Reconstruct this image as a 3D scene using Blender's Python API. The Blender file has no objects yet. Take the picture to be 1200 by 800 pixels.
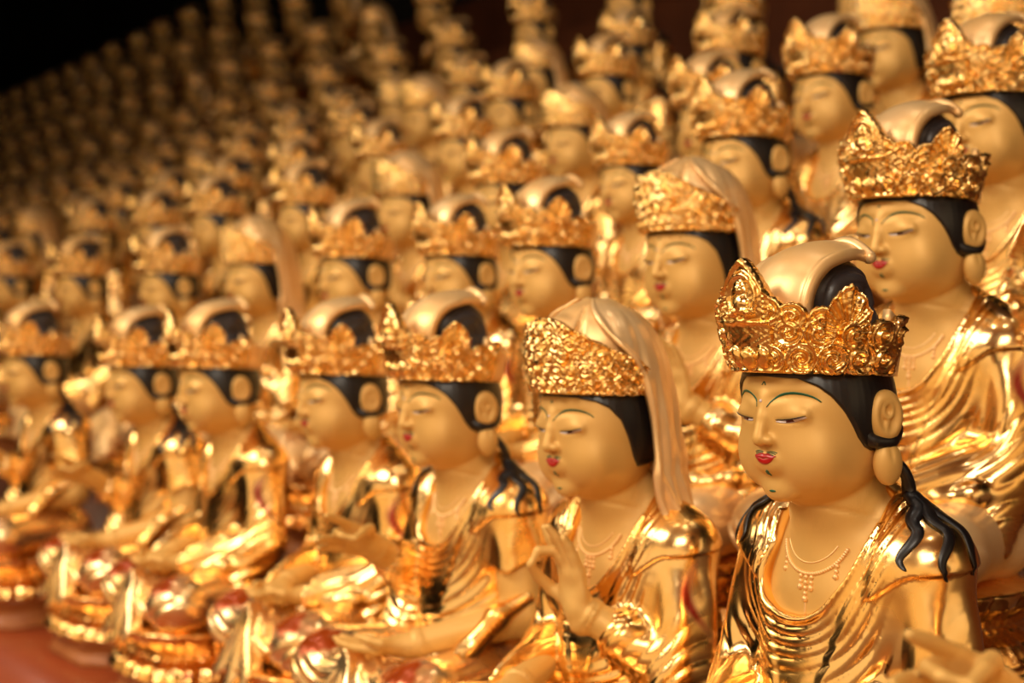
import bpy, math, random
import numpy as np
from mathutils import Vector, Matrix
random.seed(7)
RNG = np.random.RandomState(5)
S = 0.1                      # one unit of the statue drawings (hairline to chin) in metres
PI = math.pi
f32 = np.float32

# ------------------------------------------------------------------ distance fields
def ell(P, c, r):
    q = (P - np.array(c, f32)); r = np.array(r, f32)
    k0 = np.sqrt(((q / r) ** 2).sum(1)); k1 = np.sqrt(((q / (r * r)) ** 2).sum(1)) + 1e-6
    return k0 * (k0 - 1.0) / k1
def cap(P, a, b, ra, rb=None):
    rb = ra if rb is None else rb
    a = np.array(a, f32); b = np.array(b, f32); ab = b - a
    t = np.clip(((P - a) @ ab) / float(ab @ ab), 0, 1)
    d = P - a - t[:, None] * ab
    return np.sqrt((d * d).sum(1)) - (ra + (rb - ra) * t)
def chain(P, pts, rad, k=0.02):
    d = None
    for i in range(len(pts) - 1):
        e = cap(P, pts[i], pts[i + 1], rad[i], rad[i + 1])
        d = e if d is None else smin(d, e, k)
    return d
def smin(a, b, k):
    h = np.clip(0.5 + 0.5 * (b - a) / k, 0, 1)
    return b + (a - b) * h - k * h * (1 - h)
def smax(a, b, k): return -smin(-a, -b, k)
def sst(x, a, b):
    t = np.clip((x - a) / (b - a), 0, 1); return t * t * (3 - 2 * t)
def gauss(x, s): return np.exp(-(x / s) ** 2)

def mesh_sdf(fn, lo, hi, c, slack=1.6, extra=0.06, newton=2):
    """polygonise fn < 0 inside the box lo..hi with cells of size c (surface nets)"""
    lo = np.array(lo, f32); hi = np.array(hi, f32); B = 8
    nb = np.ceil((hi - lo) / (c * B)).astype(int); n = nb * B + 1
    ax = [lo[i] + c * B * (np.arange(nb[i]) + 0.5) for i in range(3)]
    G = np.stack(np.meshgrid(*ax, indexing='ij'), -1).reshape(-1, 3).astype(f32)
    v = fn(G)
    act = (np.abs(v) < c * B * 0.87 * slack + extra).reshape(nb)
    sign = np.where(v > 0, 1.0, -1.0).astype(f32).reshape(nb)
    V = np.repeat(np.repeat(np.repeat(sign, B, 0), B, 1), B, 2)
    V = np.pad(V, ((0, 1),) * 3, mode='edge')
    M = np.zeros(n, bool)
    A = np.repeat(np.repeat(np.repeat(act, B, 0), B, 1), B, 2)
    for s in [(i, j, k) for i in (0, 1) for j in (0, 1) for k in (0, 1)]:
        M[s[0]:s[0] + A.shape[0], s[1]:s[1] + A.shape[1], s[2]:s[2] + A.shape[2]] |= A
    idx = np.argwhere(M)
    for s0 in range(0, len(idx), 400000):
        I = idx[s0:s0 + 400000]
        V[I[:, 0], I[:, 1], I[:, 2]] = fn((lo + I * f32(c)).astype(f32))
    ins = V < 0
    a = ins[:-1, :-1, :-1].astype(np.int8)
    tot = np.zeros(a.shape, np.int8)
    cs = [(i, j, k) for i in (0, 1) for j in (0, 1) for k in (0, 1)]
    def sub(X, s): return X[s[0]:s[0] + a.shape[0], s[1]:s[1] + a.shape[1], s[2]:s[2] + a.shape[2]]
    for s in cs: tot += sub(ins, s)
    cell = np.argwhere((tot > 0) & (tot < 8) & True)
    cid = -np.ones(a.shape, np.int32); cid[cell[:, 0], cell[:, 1], cell[:, 2]] = np.arange(len(cell))
    acc = np.zeros((len(cell), 3)); cnt = np.zeros(len(cell))
    for p in cs:
        for d in range(3):
            if p[d]: continue
            q = list(p); q[d] = 1
            va = V[cell[:, 0] + p[0], cell[:, 1] + p[1], cell[:, 2] + p[2]]
            vb = V[cell[:, 0] + q[0], cell[:, 1] + q[1], cell[:, 2] + q[2]]
            m = (va < 0) != (vb < 0)
            t = np.where(m, va / np.where(m, va - vb, 1), 0)
            pt = np.tile(np.array(p, float), (len(cell), 1)); pt[:, d] += t
            acc[m] += pt[m]; cnt[m] += 1
    X = (lo + (cell + acc / cnt[:, None]) * c).astype(f32)
    for _ in range(newton):
        g = np.zeros_like(X); e = f32(c * 0.35)
        d0 = fn(X)
        for k in range(3):
            q = X.copy(); q[:, k] += e; r = X.copy(); r[:, k] -= e
            g[:, k] = (fn(q) - fn(r)) / (2 * e)
        g2 = (g * g).sum(1) + 0.05
        st = -(d0 / g2)[:, None] * g
        ln = np.sqrt((st * st).sum(1)) + 1e-9
        X = X + st * np.minimum(1, 0.6 * c / ln)[:, None]
    F = []
    for d in range(3):
        s0 = [slice(0, -1)] * 3
        u, w = (d + 1) % 3, (d + 2) % 3
        i0 = [slice(1, -1)] * 3; i0[d] = slice(0, -1)
        i1 = list(i0); i1[d] = slice(1, None)
        A0 = ins[tuple(i0)]; A1 = ins[tuple(i1)]
        E = np.argwhere(A0 != A1)
        if not len(E): continue
        out = A0[E[:, 0], E[:, 1], E[:, 2]]
        E = E + np.array([0 if k == d else 1 for k in range(3)])
        def cc(du, dw):
            q = E.copy(); q[:, u] -= du; q[:, w] -= dw
            return cid[q[:, 0], q[:, 1], q[:, 2]]
        Q = np.stack([cc(0, 0), cc(1, 0), cc(1, 1), cc(0, 1)], 1)
        Q[~out] = Q[~out][:, ::-1]
        F.append(Q)
    F = np.concatenate(F) if F else np.zeros((0, 4), int)
    F = F[(F >= 0).all(1)]
    return X.astype(float), F

class MD:
    """mesh data being gathered: vertices, quads/tris, material slot per face, optional paint value per vertex"""
    def __init__(s): s.V = []; s.F = []; s.m = []; s.a = []; s.n = 0
    def add(s, V, F, mat=0, att=None):
        V = np.asarray(V, float); 
        if not len(F): return s
        if isinstance(F, np.ndarray): F = F.tolist()
        s.V.append(V); s.F += [[i + s.n for i in f] for f in F]
        s.m += list(mat) if hasattr(mat, '__len__') else [mat] * len(F)
        s.a.append(np.zeros(len(V)) if att is None else np.asarray(att, float)); s.n += len(V); return s
    def arrays(s): return np.concatenate(s.V), s.F, s.m, np.concatenate(s.a)

def to_mesh(name, md, mats, smooth=True):
    V, F, m, a = md.arrays()
    me = bpy.data.meshes.new(name)
    me.vertices.add(len(V)); me.vertices.foreach_set('co', (V * S).astype(f32).ravel())
    ln = np.array([len(f) for f in F]); fl = np.concatenate([np.array(f) for f in F]) if len(set(ln)) > 1 else np.array(F).ravel()
    me.loops.add(len(fl)); me.loops.foreach_set('vertex_index', fl.astype(np.int32))
    me.polygons.add(len(F)); me.polygons.foreach_set('loop_start', np.concatenate([[0], np.cumsum(ln)[:-1]]).astype(np.int32))
    me.polygons.foreach_set('loop_total', ln.astype(np.int32))
    me.polygons.foreach_set('material_index', np.array(m, np.int32))
    me.update(calc_edges=True)
    if smooth: me.polygons.foreach_set('use_smooth', np.ones(len(F), bool))
    for x in mats: me.materials.append(x)
    if np.any(a):
        at = me.attributes.new('stain_reflection', 'FLOAT', 'POINT'); at.data.foreach_set('value', a.astype(f32))
    me.validate(); me.update()
    return me

def grid_faces(nu, nv, cu=False):
    F = []
    for i in range(nu if cu else nu - 1):
        for j in range(nv - 1):
            F.append([i * nv + j, ((i + 1) % nu) * nv + j, ((i + 1) % nu) * nv + j + 1, i * nv + j + 1])
    return F
def grid_faces_np(nu, nv, cu=False, flip=False):
    i = np.arange(nu if cu else nu - 1)[:, None]; j = np.arange(nv - 1)[None]
    a = i * nv + j; b = ((i + 1) % nu) * nv + j
    F = np.stack([a, b, b + 1, a + 1], -1).reshape(-1, 4)
    return F[:, ::-1] if flip else F
def closed_sheet(md, O, I, mat=0, cu=False, att=None):
    """O and I: (nu,nv,3) outer and inner skins joined round their edges"""
    nu, nv = O.shape[:2]; N = nu * nv
    F = [grid_faces_np(nu, nv, cu), grid_faces_np(nu, nv, cu, True) + N]
    def strip(a): 
        a = np.array(a); return np.stack([a[:-1], a[:-1] + N, a[1:] + N, a[1:]], 1)
    i = list(range(nu)) + ([0] if cu else [])
    F.append(strip([k * nv for k in i])); F.append(strip([k * nv + nv - 1 for k in i])[:, ::-1])
    if not cu:
        F.append(strip(range(nv))[:, ::-1]); F.append(strip([(nu - 1) * nv + k for k in range(nv)]))
    at = None if att is None else np.concatenate([att.ravel(), att.ravel()])
    md.add(np.concatenate([O.reshape(-1, 3), I.reshape(-1, 3)]), np.concatenate(F), mat, at)
def tube(md, pts, rad, mat=0, seg=8, flat=1.0, up=(0, 0, 1)):
    pts = np.asarray(pts, float); n = len(pts); rad = np.broadcast_to(np.asarray(rad, float), (n,)); flat = np.broadcast_to(np.asarray(flat, float), (n,))
    T = np.gradient(pts, axis=0); T /= np.linalg.norm(T, axis=1)[:, None] + 1e-9
    V = []
    for i in range(n):
        u = np.cross(T[i], up if np.ndim(up) == 1 else up[i]); u /= np.linalg.norm(u) + 1e-9; w = np.cross(u, T[i])
        for k in range(seg):
            an = 2 * PI * k / seg
            V.append(pts[i] + rad[i] * (u * math.cos(an) + w * math.sin(an) * flat[i]))
    V += [pts[0], pts[-1]]
    F = [[i * seg + k, (i + 1) * seg + k, (i + 1) * seg + (k + 1) % seg, i * seg + (k + 1) % seg] for i in range(n - 1) for k in range(seg)]
    F += [[n * seg, k, (k + 1) % seg] for k in range(seg)] + [[n * seg + 1, (n - 1) * seg + (k + 1) % seg, (n - 1) * seg + k] for k in range(seg)]
    md.add(V, F, mat)
def ball(md, c, r, mat=0, nu=12, nv=7):
    r = np.array([r, r, r] if np.isscalar(r) else r, float); V = []; F = []
    for j in range(1, nv):
        t = PI * j / nv
        for i in range(nu):
            p = 2 * PI * i / nu; V.append([math.sin(t) * math.cos(p), math.sin(t) * math.sin(p), math.cos(t)])
    V += [[0, 0, 1], [0, 0, -1]]; n = nu * (nv - 1)
    for j in range(nv - 2):
        for i in range(nu): F.append([j * nu + i, (j + 1) * nu + i, (j + 1) * nu + (i + 1) % nu, j * nu + (i + 1) % nu])
    for i in range(nu): F.append([n, i, (i + 1) % nu]); F.append([n + 1, (nv - 2) * nu + (i + 1) % nu, (nv - 2) * nu + i])
    md.add(np.array(V) * r + np.array(c), F, mat)

# ------------------------------------------------------------------ the head
HC = np.array([0, -0.35, 4.45], f32)
TILT = math.radians(5)
_ct, _st = math.cos(TILT), math.sin(TILT)
def to_head(P):           # statue space -> upright head space (head bowed forward a little)
    q = P - HC
    return np.stack([q[:, 0], q[:, 1] * _ct + q[:, 2] * _st, -q[:, 1] * _st + q[:, 2] * _ct], 1)
def from_head(Q):
    Q = np.asarray(Q, float)
    y = Q[..., 1] * _ct - Q[..., 2] * _st; z = Q[..., 1] * _st + Q[..., 2] * _ct
    return np.stack([Q[..., 0], y, z], -1) + HC.astype(float)
HS = np.array([0.95, 0.90, 1.0], f32)
FZ = 0.08      # how far the features sit above the middle
def skull(q):
    return skull0(q / HS) * 0.92
def face(q):
    return face0(q / HS) * 0.92
def skull0(q):
    d = ell(q, (0, 0, 0.02), (0.655, 0.70, 0.80))
    d = smin(d, ell(q, (0, -0.13, -0.34), (0.54, 0.49, 0.405)), 0.14)
    return d
def face0(q):
    x = np.abs(q[:, 0]); m = q.copy(); m[:, 0] = x
    d = skull0(q)
    d = smin(d, ell(m, (0.27, -0.42, -0.33), (0.25, 0.19, 0.24)), 0.18)          # cheeks
    d = smin(d, ell(q, (0, -0.535, -0.60), (0.17, 0.10, 0.105)), 0.10)             # chin
    d = smin(d, ell(q, (0, -0.635, -0.35), (0.15, 0.085, 0.10)), 0.07)           # mouth mound
    # eye socket below the brow, then the heavy lid
    q = q - np.array([0, 0, FZ], f32); m = m - np.array([0, 0, FZ], f32)
    br = 0.085 + 0.055 * np.cos(np.clip((x - 0.25) / 0.25, -1.3, 1.3) * 1.5)
    sock = gauss(q[:, 2] - (br - 0.035), 0.035) * sst(x, 0.03, 0.10) * (1 - sst(x, 0.38, 0.50)) * (q[:, 1] < -0.2)
    d = d + 0.020 * sock
    d = smin(d, ell(m, (0.255, -0.560, -0.045), (0.165, 0.095, 0.085)), 0.04)
    slit = gauss(q[:, 2] - (-0.093 + 0.30 * (x - 0.25) ** 2), 0.013) * sst(x, 0.12, 0.16) * (1 - sst(x, 0.36, 0.41)) * (q[:, 1] < -0.2)
    d = d + 0.016 * slit
    # nose
    n = chain(q, [(0, -0.655, 0.09), (0, -0.705, -0.06), (0, -0.765, -0.235)], [0.040, 0.048, 0.062], 0.03)
    n = smin(n, ell(m, (0.066, -0.72, -0.250), (0.045, 0.05, 0.040)), 0.03)
    d = smin(d, n, 0.06)
    d = smax(d, -cap(m, (0.03, -0.80, -0.325), (0.05, -0.72, -0.315), 0.012), 0.01)
    d = d + 0.010 * gauss(x, 0.018) * gauss(q[:, 2] + 0.345, 0.025) * (q[:, 1] < -0.2)      # philtrum
    # lips
    ul = ell(m, (0.045, -0.682, -0.392), (0.080, 0.042, 0.018)); ll = ell(q, (0, -0.682, -0.426), (0.085, 0.042, 0.022))
    d = smin(d, smin(ul, ll, 0.006), 0.02)
    return d
def head_sdf(P): return face(to_head(P))
def neck_sdf(P):
    d = cap(P, (0, 0.05, 3.1), (0, -0.22, 4.05), 0.46, 0.37)
    r = 0.012 * gauss(P[:, 2] - 3.62 + 0.25 * (P[:, 1] + 0.3), 0.02)
    return d + r
def on_face(x, z, off=0.0, fn=face):      # head space: the front surface at (x, z)
    x = np.asarray(x, f32).ravel(); z = np.asarray(z, f32).ravel()
    lo = np.full(len(x), -1.1, f32); hi = np.full(len(x), -0.2, f32)
    y = lo.copy()
    for _ in range(40):
        d = fn(np.stack([x, y, z], 1)) - off
        y = np.minimum(y + np.maximum(d, 0) * 0.7, hi)
    return np.stack([x, y, z], 1).astype(float)
def radial(a, z, off=0.0, fn=skull, ax=(0, 0)):     # head space: surface hit at azimuth a (0 = front, + = statue's left) and height z
    a, z = np.broadcast_arrays(np.asarray(a, f32), np.asarray(z, f32)); sh = a.shape; a = a.ravel(); z = z.ravel()
    dx, dy = np.sin(a), -np.cos(a); r = np.full(len(a), 1.6, f32)
    for _ in range(40):
        P = np.stack([ax[0] + dx * r, ax[1] + dy * r, z], 1); d = fn(P) - off; r = np.maximum(r - d * 0.8, 0.02)
    return np.stack([ax[0] + dx * r, ax[1] + dy * r, z], 1).reshape(sh + (3,)).astype(float)

def strip_on_face(md, xs, zs, ws, mat, off=0.004, th=0.006, nw=4):
    """painted line on the face: centre line xs, zs with half widths ws"""
    xs, zs, ws = map(lambda t: np.asarray(t, float), (xs, zs, ws)); n = len(xs); zs = zs + FZ
    tx = np.gradient(xs); tz = np.gradient(zs); L = np.hypot(tx, tz) + 1e-9; nx, nz = -tz / L, tx / L
    k = np.linspace(-1, 1, nw)
    X = xs[:, None] + nx[:, None] * ws[:, None] * k; Z = zs[:, None] + nz[:, None] * ws[:, None] * k
    O = on_face(X, Z, off).reshape(n, nw, 3); I = on_face(X, Z, off - th).reshape(n, nw, 3)
    closed_sheet(md, from_head(O), from_head(I), mat)

def make_head(c=0.022):
    V, F = mesh_sdf(lambda P: smin(head_sdf(P), neck_sdf(P), 0.03), (-0.8, -1.35, 3.45), (0.8, 0.5, 5.0), c)
    md = MD(); md.add(V, F); return md
def face_paint(parts):
    """eyebrow, eye, lips, whiskers drawn on the face; returns dict of MD"""
    out = {}
    for s, nm in ((1, 'eyebrow'), (-1, 'eyebrow2')):
        md = MD(); t = np.linspace(0, 1, 18)
        x = 0.055 + 0.40 * t; z = 0.020 + 0.28 * t ** 0.7 * (1 - t) ** 0.85 + 0.030 * t
        strip_on_face(md, s * x[::s], z[::s], (0.003 + 0.0075 * np.sin(PI * t) ** 0.8)[::s], 0); out[nm] = md
    for s, nm in ((1, 'eye'), (-1, 'eye2')):
        md = MD(); t = np.linspace(0, 1, 16); x = 0.13 + 0.26 * t; z = -0.098 + 0.045 * t ** 2 + 0.010 * (1 - t)
        strip_on_face(md, (s * x)[::s], (z - 0.008)[::s], (0.002 + 0.013 * np.sin(PI * t) ** 0.7)[::s], 1, 0.005)
        strip_on_face(md, (s * x)[::s], (z + 0.006)[::s], (0.002 + 0.004 * np.sin(PI * t) ** .5)[::s], 0, 0.010)
        m = (t > 0.28) & (t < 0.66)
        strip_on_face(md, (s * x[m])[::s], (z[m] - 0.007)[::s], (0.011 * np.ones(m.sum()))[::s], 2, 0.008)
        out[nm] = md
    md = MD(); t = np.linspace(-1, 1, 22)
    strip_on_face(md, 0.118 * t, -0.386 + 0.006 * np.abs(t) ** 2 + 0.010 * np.exp(-((np.abs(t) - .3) / .25) ** 2) , 0.002 + 0.016 * (1 - np.abs(t) ** 2), 0)
    strip_on_face(md, 0.105 * t, -0.426 + 0.040 * t ** 2, 0.002 + 0.022 * (1 - t ** 2) ** .8, 0)
    out['lips'] = md
    md = MD()
    for s in (1, -1):
        if s < 0: out['moustache'] = md; md = MD()
        for k in range(3):
            t = np.linspace(0, 1, 8); x = 0.022 + (0.10 - 0.012 * k) * t; z = -0.350 - 0.011 * k + 0.010 * np.sin(3 * t) - 0.006 * t
            strip_on_face(md, (s * x)[::s], z[::s], np.full(8, 0.0028), 0)
    out['moustache2'] = md; md = MD()
    t = np.linspace(0, 1, 10)
    strip_on_face(md, 0.010 * np.sin(9 * t), -0.500 - 0.05 * t, 0.004 + 0.010 * np.sin(PI * t), 0)
    strip_on_face(md, -0.035 + 0.07 * t, -0.68 + 0 * t, 0.004 + 0.006 * np.sin(PI * t), 0)
    out['beard_mark'] = md; md = MD()
    strip_on_face(md, -0.02 + 0.04 * t, 0.195 + 0.03 * (1 - np.abs(2 * t - 1)), np.full(10, 0.004), 0)
    out['forehead_mark'] = md
    md = MD(); p = from_head(on_face([0], [0.07 + FZ]))[0]; ball(md, p, (0.014, 0.010, 0.014)); out['forehead_jewel'] = md
    return out

HAIRLINE = ([0, 30, 45, 55, 63, 69, 74, 80, 87, 95, 120, 180], [0.345, 0.325, 0.255, 0.165, 0.050, -0.07, -0.18, -0.26, -0.30, -0.31, -0.30, -0.32])
HAIRLINE_V = ([0, 30, 50, 62, 72, 79, 85, 92, 120, 180], [0.345, 0.330, 0.28, 0.21, 0.08, -0.12, -0.32, -0.42, -0.42, -0.42])
def make_hair(kind='open'):
    na, nz = 180, 22
    a = np.linspace(-PI, PI, na, endpoint=False); zl = np.interp(np.abs(np.degrees(a)), *(HAIRLINE if kind == 'open' else HAIRLINE_V))
    v = np.linspace(0, 1, nz)
    Z = zl[:, None] + (0.42 - zl[:, None]) * v; A = np.repeat(a[:, None], nz, 1)
    th = 0.030 * np.minimum(1, np.sqrt(v * 12 + 0.05))[None] * np.ones((na, 1))
    O = radial(A, Z, 0.0); Ii = radial(A, Z, -0.05)
    nrm = O - np.array([0, 0, 0]); nrm[..., 2] *= 0; nrm /= np.linalg.norm(nrm, axis=2)[..., None]
    O = O + nrm * (th + 0.0012 * np.sin(A * 60))[..., None]
    md = MD(); closed_sheet(md, from_head(O), from_head(Ii), cu=True)
    for s in ((1, -1) if kind == 'open' else ()):
        t = np.linspace(0, 1, 26); az = np.interp(t, [0, .25, .5, .8, 1], [82, 87, 97, 112, 118]); zz = np.interp(t, [0, .2, .4, .6, .8, 1], [-0.14, -0.21, -0.235, -0.24, -0.20, -0.10])
        k = np.ones(5) / 5; zz = np.convolve(np.pad(zz, 2, mode='edge'), k, 'valid')
        of = np.interp(t, [0, .35, .6, 1], [-.03, .04, .085, .06]); P = radial(np.radians(az) * s, zz, 0.0); P[:, 0] += s * of
        tube(md, from_head(P), np.interp(t, [0, .3, .6, .9, 1], [.05, .064, .064, .054, .03]), 0, 10, 1.0)
    return md

def make_ear(s):
    az = math.radians(97); c = radial([az], [-0.03])[0]
    n = np.array([math.sin(az), -math.cos(az), 0]); c0 = (c + n * 0.045).astype(f32); az = math.radians(74)
    n = np.array([math.sin(az), -math.cos(az), 0]); u = np.array([math.cos(az), math.sin(az), 0])      # u points backwards
    def fn(P):
        q = to_head(P); q = q.copy(); q[:, 0] *= s; q = q - c0
        U = q @ u.astype(f32); N = q @ n.astype(f32); W = q[:, 2]
        L = np.stack([U, N, W], 1)
        e = ell(L, (0, 0, 0.0), (0.155, 0.080, 0.215))
        hol = ell(L, (0.0, 0.095, 0.0), (0.112, 0.070, 0.165)); d = smax(e, -hol, 0.02)
        r = np.sqrt((U / 0.75) ** 2 + ((W - 0.05) / 1.15) ** 2)
        d = smin(d, np.sqrt((r - 0.055) ** 2 + (N - 0.03) ** 2) - 0.026 + 0.03 * (W < -0.02), 0.012)
        d = smin(d, cap(L, (0.0, 0.03, -0.02), (-0.03, 0.03, -0.13), 0.024, 0.018), 0.02)
        l = ell(L, (0.0, -0.01, -0.385), (0.128, 0.085, 0.180)); l = l + 0.012 * gauss(U, 0.02) * gauss(W + .30, 0.06)
        return smin(d, l, 0.03)
    cc = from_head((c0 * np.array([s, 1, 1]))[None])[0]
    V, F = mesh_sdf(fn, cc - [0.3, 0.3, 0.68], cc + [0.3, 0.3, 0.32], 0.016)
    md = MD(); md.add(V, F); return md

# ------------------------------------------------------------------ crown, hood, topknot, veil
CRZ = 0.300            # crown foot in head space
_cc, _cs = math.cos(math.radians(7)), math.sin(math.radians(7))
def ct(Q):              # crown, hood and topknot lean back a little on the head
    Q = np.asarray(Q, float); y = Q[..., 1]; z = Q[..., 2] - 0.285
    return np.stack([Q[..., 0], y * _cc + z * _cs, -y * _cs + z * _cc + 0.285], -1)
def ct_inv(q):
    y = q[:, 1]; z = q[:, 2] - 0.285
    return np.stack([q[:, 0], y * _cc - z * _cs, y * _cs + z * _cc + 0.285], 1)
def crown_top(a, H, sw):
    """height of the upper rim at azimuth a"""
    h = np.full_like(a, 0.40)
    return h
def swirl_field(arc, v, sw, seed=0):
    d = np.zeros_like(v)
    for (ca, cv, R, tw, sg) in sw:
        dx = arc - ca; dv = v - cv; r = np.hypot(dx, dv); m = r < R * 1.05
        if not m.any(): continue
        an = np.arctan2(dv, dx); rr = r / R
        dome = np.sqrt(np.clip(1 - rr ** 2, 0, 1)) * 0.055
        sp = 0.020 * np.cos(2 * PI * (rr * 1.9) - sg * an + tw)
        rim = 0.022 * gauss(rr - 0.9, 0.10)
        val = np.where(m, 0.018 + dome * 0.7 + sp * np.clip(1.15 - rr, 0, 1) + rim, 0)
        d = np.maximum(d, val)
    return d
def make_crown(kind='open', nu=460, nv=64, seed=1):
    rs = np.random.RandomState(seed)
    amax = math.radians(106 if kind == 'open' else 97)
    R0, R1 = (0.645, 0.79) if kind == 'open' else (0.650, 0.715)
    a = np.linspace(-amax, amax, nu); arc = a * 0.72
    sw = []
    rows = [(0.130, 0.132, 0.235), (0.335, 0.135, 0.245), (0.46, 0.110, 0.20)] if kind == 'open' else [(.08, .085, .15), (.22, .085, .15), (.36, .085, .15), (.50, .085, .15), (.64, .085, .15)]
    for r, (cv, R, sp) in enumerate(rows):
        n = 12
        for i in range(-n, n + 1):
            ca = (i + 0.5 * (r % 2)) * sp
            if kind != 'open':
                if cv + R * .6 > np.interp(abs(ca), [0, .2, .5, .9, 1.3], [.76, .74, .60, .42, .30]): continue
                sw.append((ca + rs.uniform(-.02, .02), cv + rs.uniform(-.02, .02), R * rs.uniform(.8, 1.2), rs.uniform(0, 6), 1 if ca > 0 else -1)); continue
            if abs(ca) < 0.19: continue
            if r == 2 and abs(ca) > 0.75: continue
            sw.append((ca + rs.uniform(-.015, .015), cv + rs.uniform(-.02, .02) + (0.06 - 0.18 * abs(ca) if r == 2 else 0), R * rs.uniform(.85, 1.15), rs.uniform(0, 6), 1 if ca > 0 else -1))
    top = np.interp(np.abs(arc), [0, .25, .45, .7, 1.0, 1.4], [.6, .52, .44, .42, .39, .37])
    for (ca, cv, R, tw, sg) in sw:
        m = np.abs(arc - ca) < R
        top[m] = np.maximum(top[m], cv + np.sqrt(R * R - (arc[m] - ca) ** 2) + 0.012 * np.abs(np.cos((arc[m] - ca) / R * 7)))
    # front tablet: an ogive; side shells: fans
    pk = 0.91 if kind == 'open' else 0.70
    m = np.abs(arc) < 0.235; t = np.abs(arc[m]) / 0.235
    top[m] = np.maximum(top[m], (pk - 0.30 * t ** 1.35) + 0.010 * np.abs(np.cos(t * 16)))
    fa = 0.80; fR = 0.165
    for s in (1, -1):
        m = np.abs(arc - s * fa) < fR
        t = (arc[m] - s * fa) / fR; top[m] = np.maximum(top[m], 0.44 + 0.27 * np.sqrt(np.clip(1 - t * t, 0, 1)) * (1 - .25 * np.abs(t)) + 0.012 * np.abs(np.cos(t * 13)))
    if kind != 'open': top = np.interp(np.abs(arc), [0, .2, .5, .9, 1.3], [.76, .74, .60, .42, .30]) + 0.012 * np.abs(np.sin(arc * 16))
    v = np.linspace(0, 1, nv); A = np.repeat(a[:, None], nv, 1); ARC = A * 0.72; Vv = top[:, None] * v[None]
    D = swirl_field(ARC, Vv, sw)
    # tablet relief: seated figure in a halo above a bar, edge beads
    mt = np.abs(ARC) < 0.235
    T = 0.050 * np.ones_like(D)
    def blob(ca, cv, ra, rv, h): return h * np.sqrt(np.clip(1 - ((ARC - ca) / ra) ** 2 - ((Vv - cv) / rv) ** 2, 0, 1))
    T = T + blob(0, .655, .040, .045, .05) + blob(0, .54, .075, .085, .055) + blob(-.075, .475, .06, .035, .05) + blob(.075, .475, .06, .035, .05) + blob(0, .712, .018, .03, .04)
    rr = np.hypot(ARC, (Vv - .60) * 0.75); T = T + 0.030 * gauss(rr - 0.135, 0.014)
    T = T + 0.030 * gauss(Vv - 0.40, 0.014) + 0.003 * np.sin(Vv * 170 + ARC * 40) * np.sin(ARC * 130) * (Vv < .40) * (Vv > .2)
    T = T + blob(0, .11, .085, .085, .06) + blob(-.15, .12, .06, .09, .04) + blob(.15, .12, .06, .09, .04)
    edge = (top[:, None] - Vv); T = T + 0.030 * gauss(edge - 0.03, 0.018)
    for k in range(9):
        for s in (-1, 1): T = T + blob(s * .195, .44 + .04 * k, .016, .016, .02)
    D = np.where(mt, np.maximum(T * (0.55 + 0.45 * sst(0.235 - np.abs(ARC), 0, 0.03)), D * 0.6), D) * 1.1
    if kind != 'open': D = swirl_field(ARC, Vv, sw) + 0.02 * gauss(edge - .02, .02)
    for s in ((1, -1) if kind == 'open' else ()):
        ca = s * fa; dx = ARC - ca; dv = Vv - 0.33; r = np.hypot(dx, dv); an = np.arctan2(dx, dv)
        m = (np.abs(dx) < fR) & (Vv > 0.40 - 0.2 * (np.abs(dx) / fR))
        D = np.where(m & (r > 0.10), 0.035 + 0.020 * np.cos(an * 17) + 0.02 * gauss(edge - .02, .015), D)
    D = D + 0.020 * gauss(Vv - 0.015, 0.012)
    D = D + 0.004 * np.sin(ARC * 61 + 3 * np.sin(Vv * 37)) * np.sin(Vv * 53)
    Rr = R0 + (R1 - R0) * Vv / 0.6 + 0.02 * np.sin(Vv * 5)
    Rr = np.where(Vv > .55, Rr - 0.12 * (Vv - .55) ** 1.3, Rr)
    def pos(R): return np.stack([R * 0.965 * np.sin(A), -R * 1.03 * np.cos(A), CRZ + Vv], -1)
    md = MD(); closed_sheet(md, from_head(ct(pos(Rr + D))), from_head(ct(pos(Rr - 0.035))))
    return md
def make_crown_band():
    """plain smooth band closing the crown behind"""
    n, nv = 60, 8
    a = np.linspace(math.radians(96), math.radians(264), n); t = np.abs(a - PI) / math.radians(84)
    top = 0.34 + 0.20 * t ** 3; v = np.linspace(0, 1, nv); A = np.repeat(a[:, None], nv, 1); Vv = top[:, None] * v
    R = 0.655 + 0.14 * Vv
    def pos(R): return np.stack([R * 0.965 * np.sin(A), -R * 1.03 * np.cos(A), CRZ + Vv], -1)
    md = MD(); closed_sheet(md, from_head(ct(pos(R + .012))), from_head(ct(pos(R - 0.055)))); 
    return md
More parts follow.
